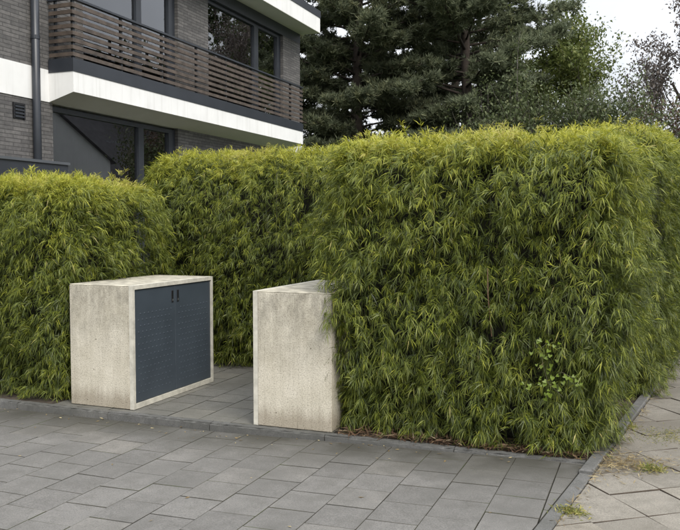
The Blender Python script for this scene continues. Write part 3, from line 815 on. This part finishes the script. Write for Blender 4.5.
# across the street, seen mirrored in the windows
opp = empty('street_house', (11, 30, 0))
def opp_house(root, x0, x1, ya, yb, ze, zr, gable_to_street, wallm):
    bm = bmesh.new()
    if gable_to_street:
        ym = (ya+yb)/2
        pr = [(ya, -.3), (yb, -.3), (yb, ze), (ym, zr), (ya, ze)]
        a = [bm.verts.new((x0-11, y-30, z)) for y, z in pr]; b = [bm.verts.new((x1-11, y-30, z)) for y, z in pr]
    else:
        xm = (x0+x1)/2
        pr = [(x0, -.3), (x1, -.3), (x1, ze), (xm, zr), (x0, ze)]
        a = [bm.verts.new((x-11, ya-30, z)) for x, z in pr]; b = [bm.verts.new((x-11, yb-30, z)) for x, z in pr]
    n = 5
    bm.faces.new(a); bm.faces.new(b[::-1])
    for i in range(n): bm.faces.new((a[i], a[(i+1) % n], b[(i+1) % n], b[i]))
    bmesh.ops.recalc_face_normals(bm, faces=bm.faces[:])
    link('wall', bm_mesh(bm, 'wall'), root, wallm)
    bm = bmesh.new()
    def slab(p):
        f = bm.faces.new([bm.verts.new(v) for v in p]); bmesh.ops.solidify(bm, geom=[f], thickness=-.16)
    o = .35
    if gable_to_street:
        sl = (zr-ze)/(ym-ya)
        slab([(x0-.2-11, ya-o-30, ze-o*sl+.03), (x0-.2-11, ym-30, zr+.03), (x1-11, ym-30, zr+.03), (x1-11, ya-o-30, ze-o*sl+.03)])
        slab([(x0-.2-11, yb+o-30, ze-o*sl+.03), (x1-11, yb+o-30, ze-o*sl+.03), (x1-11, ym-30, zr+.03), (x0-.2-11, ym-30, zr+.03)])
    else:
        sl = (zr-ze)/(xm-x0)
        slab([(x0-o-11, ya-.2-30, ze-o*sl+.03), (x0-o-11, yb+.2-30, ze-o*sl+.03), (xm-11, yb+.2-30, zr+.03), (xm-11, ya-.2-30, zr+.03)])
        slab([(x1+o-11, ya-.2-30, ze-o*sl+.03), (xm-11, ya-.2-30, zr+.03), (xm-11, yb+.2-30, zr+.03), (x1+o-11, yb+.2-30, ze-o*sl+.03)])
    bmesh.ops.recalc_face_normals(bm, faces=bm.faces[:])
    rf = link('roof', bm_mesh(bm, 'roof'), root, M['roof_tile'])
    return rf
opp_house(opp, 11, 22, 21.0, 35.2, 5.0, 8.6, True, M['white'])
tag(opp, 'white gabled house across the street, seen mirrored in the ground floor window', 'house')
opp2 = empty('street_house', (11, 30, 0))
rf = opp_house(opp2, 13, 24, 36.5, 52, 4.4, 10.5, False, M['wood'])
boxes('skylight', [(4.0, 4.9, 10, 11.2, 6.6, 6.75)], M['glass'], rf)
tag(opp2, 'brown house with a steep dark roof, mirrored beside the white gable', 'house')
OG = 'trees across the street'
broad('street_tree', 'broad street tree mirrored in the left upper window', (24, 34, 0), 21, 5.0, 51, 'leaf_olive', 10000, .30, .3, group=OG)
broad('street_tree', 'street tree mirrored in the middle of the right upper window', (13.5, 48, 0), 19, 5.0, 52, 'leaf_olive', 10000, .30, .3, group=OG)
broad('street_tree', 'street tree mirrored at the far end of the right upper window', (13.5, 59, 0), 21, 5.5, 53, 'leaf_olive', 10000, .32, .3, group=OG)

# ------------------------------------------------------------------ small things
def leaf_scatter(name, P, r, ln, wr, mat, parent=None, flat=.25):
    n = len(P)
    d = nrm(np.concatenate([r.normal(size=(n, 2)), r.normal(0, flat, (n, 1))], 1))
    L = r.uniform(*ln, n)
    V, T, Q, tn = leaves(P, d, nrm(r.normal(0, .35, (n, 3))+np.array([0, 0, 1.0])), L, L*wr, r.random(n), .05)
    return link(name, np_mesh(name, V, T, Q, tn, M[mat]), parent)
r = np.random.default_rng(77)
n = 900
x = r.uniform(-2.2, -.35, n); P = np.stack([x, 5.50+np.abs(r.normal(0, .09, n)), r.uniform(.004, .035, n)], 1)
o = leaf_scatter('leaf_litter', P, r, (.05, .11), .13, 'dead'); tag(o, 'brown fallen bamboo leaves along the foot of the big hedge', 'leaf litter', kind='stuff')
n = 620
P = np.stack([r.normal(-.19, .11, n), r.normal(5.46, .13, n), r.uniform(.002, .016, n)], 1)
P2 = np.stack([r.normal(-.02, .12, 260), r.normal(5.60, .10, 260), r.uniform(.002, .02, 260)], 1)
yy = r.uniform(4.2, 8.5, 420); P3 = np.stack([KX(yy)+np.abs(r.normal(.02, .035, 420)), yy, r.uniform(.002, .014, 420)], 1)
P = np.concatenate([P, P2, P3]); P = P[P[:, 0] > KX(P[:, 1])-.05]
o = leaf_scatter('straw_litter', P, r, (.03, .085), .075, 'straw', flat=.2); tag(o, 'heap of pale dry leaves on the sidewalk beside the kerb end', 'leaf litter', kind='stuff')
# loose leaves on driveway
P = np.stack([r.uniform(-6, -.6, 90), 5.42-np.abs(r.normal(0, .16, 90)), np.zeros(90)], 1)
P = np.concatenate([P, np.stack([r.uniform(-5, -.6, 14), r.uniform(3.6, 5.2, 14), np.zeros(14)], 1)])
P[:, 2] = [drive_z(a)+.006 for a in P[:, 0]]
o = leaf_scatter('loose_leaves', P, r, (.018, .045), .3, 'straw', flat=.05); tag(o, 'few scattered pale leaf scraps on the grey driveway pavers', 'leaf litter', kind='stuff')

def tuft(label, loc, n, rad, hgt, seed, group='weeds in the sidewalk joints', mat='weed'):
    r = np.random.default_rng(seed); root = empty('weed_tuft', loc)
    P = np.concatenate([r.normal(0, rad, (n, 2)), np.zeros((n, 1))], 1)
    d = nrm(np.concatenate([r.normal(0, .8, (n, 2)), r.uniform(.2, 1.0, (n, 1))], 1)); L = hgt*r.uniform(.5, 1.3, n)
    V, T, Q, tn = leaves(P, d, nrm(r.normal(size=(n, 3))), L, L*.07+.002, r.random(n), .35)
    V[:, 2] = np.maximum(V[:, 2], .001)
    o = link('blades', np_mesh('blades', V, T, Q, tn, M[mat]), root); o['kind'] = 'stuff'
    tag(root, label, 'weed', group)
tuft('yellowing grass tuft at the bottom of the sidewalk kerb, nearest the camera', (-.375, 4.47, -.004), 260, .045, .06, 1)
tuft('green weed growing beside the heap of dry leaves', (.035, 5.46, -.004), 240, .045, .06, 2)
tuft('flat yellow moss patch in the sidewalk at the right edge', (.15, 6.36, -.004), 900, .13, .025, 3)
tuft('small dry grass at the hedge foot by the sidewalk kerb', (-.13, 6.55, -.004), 160, .035, .05, 4)

# bindweed climbing through the hedge front
vine = empty('climbing_vine', (-.66, 5.49, .62))
r = np.random.default_rng(5)
bm = bmesh.new()
stem_pts = [(.13, .0, -.20), (.03, -.03, -.10), (.0, -.04, .02), (-.02, -.04, .13), (.05, -.03, .20)]
tube(bm, stem_pts, [.0025]*5, 5)
tube(bm, [(.03, -.03, -.10), (.12, -.04, -.02), (.2, -.03, -.06)], [.002]*3, 5)
link('stem', bm_mesh(bm, 'stem'), vine, M['cane'])
hb = bmesh.new()
hs = [(0, 0), (.45, -.28), (.62, .0), (.5, .42), (.25, .75), (0, 1.1), (-.25, .75), (-.5, .42), (-.62, 0), (-.45, -.28)]
cv = hb.verts.new((0, .3, -.08)); rv = [hb.verts.new((x_, y_, .06*abs(x_))) for x_, y_ in hs]
for i in range(10): hb.faces.new((cv, rv[i], rv[(i+1) % 10]))
heart = bm_mesh(hb, 'leaf', True); heart.materials.append(M['vine'])
for i, p in enumerate([(-.02, -.06, .17), (.04, -.07, .19), (.09, -.06, .18), (-.05, -.07, .12), (.02, -.08, .12), (.07, -.08, .10), (-.01, -.08, .07), (.05, -.08, .05),
                       (-.04, -.08, .02), (.02, -.09, .0), (.06, -.08, -.03), (-.01, -.08, -.05), (.03, -.08, -.08), (.07, -.08, -.11), (.0, -.08, -.12), (.05, -.08, -.15), (.10, -.08, -.14),
                       (.13, -.07, -.03), (.17, -.07, -.02), (.20, -.07, -.05), (.23, -.07, -.07), (.16, -.07, -.07), (-.13, -.07, -.10), (-.10, -.07, -.12), (.04, -.08, -.19), (.26, -.06, -.09)]*2):
    o = link('leaf', heart, vine); s = r.uniform(.014, .029); o.scale = (s, s*r.uniform(.8, 1.1), s); o.location = (p[0]+r.normal(0, .018), p[1]+r.uniform(-.045, .03), p[2]+r.normal(0, .018))
    o.rotation_euler = (Matrix.Rotation(r.normal(.1, .3), 4, 'Z') @ Matrix.Rotation(R(62)+r.normal(0, .25), 4, 'X') @ Matrix.Rotation(math.pi+r.normal(0, .7), 4, 'Z')).to_euler()
tag(vine, 'bright green heart leaved vine climbing through the front of the big hedge', 'vine')
bm = bmesh.new(); tube(bm, [(.01, .10, -.3), (.002, -.01, 0), (0, -.02, .19)], [.004, .0035, .0025], 6)
st = link('dry_cane', bm_mesh(bm, 'dry_cane'), None, M['wood']); st.location = (-1.045, 5.47, 1.10)
tag(st, 'thin brown dry cane sticking upright in the big hedge front', 'cane')
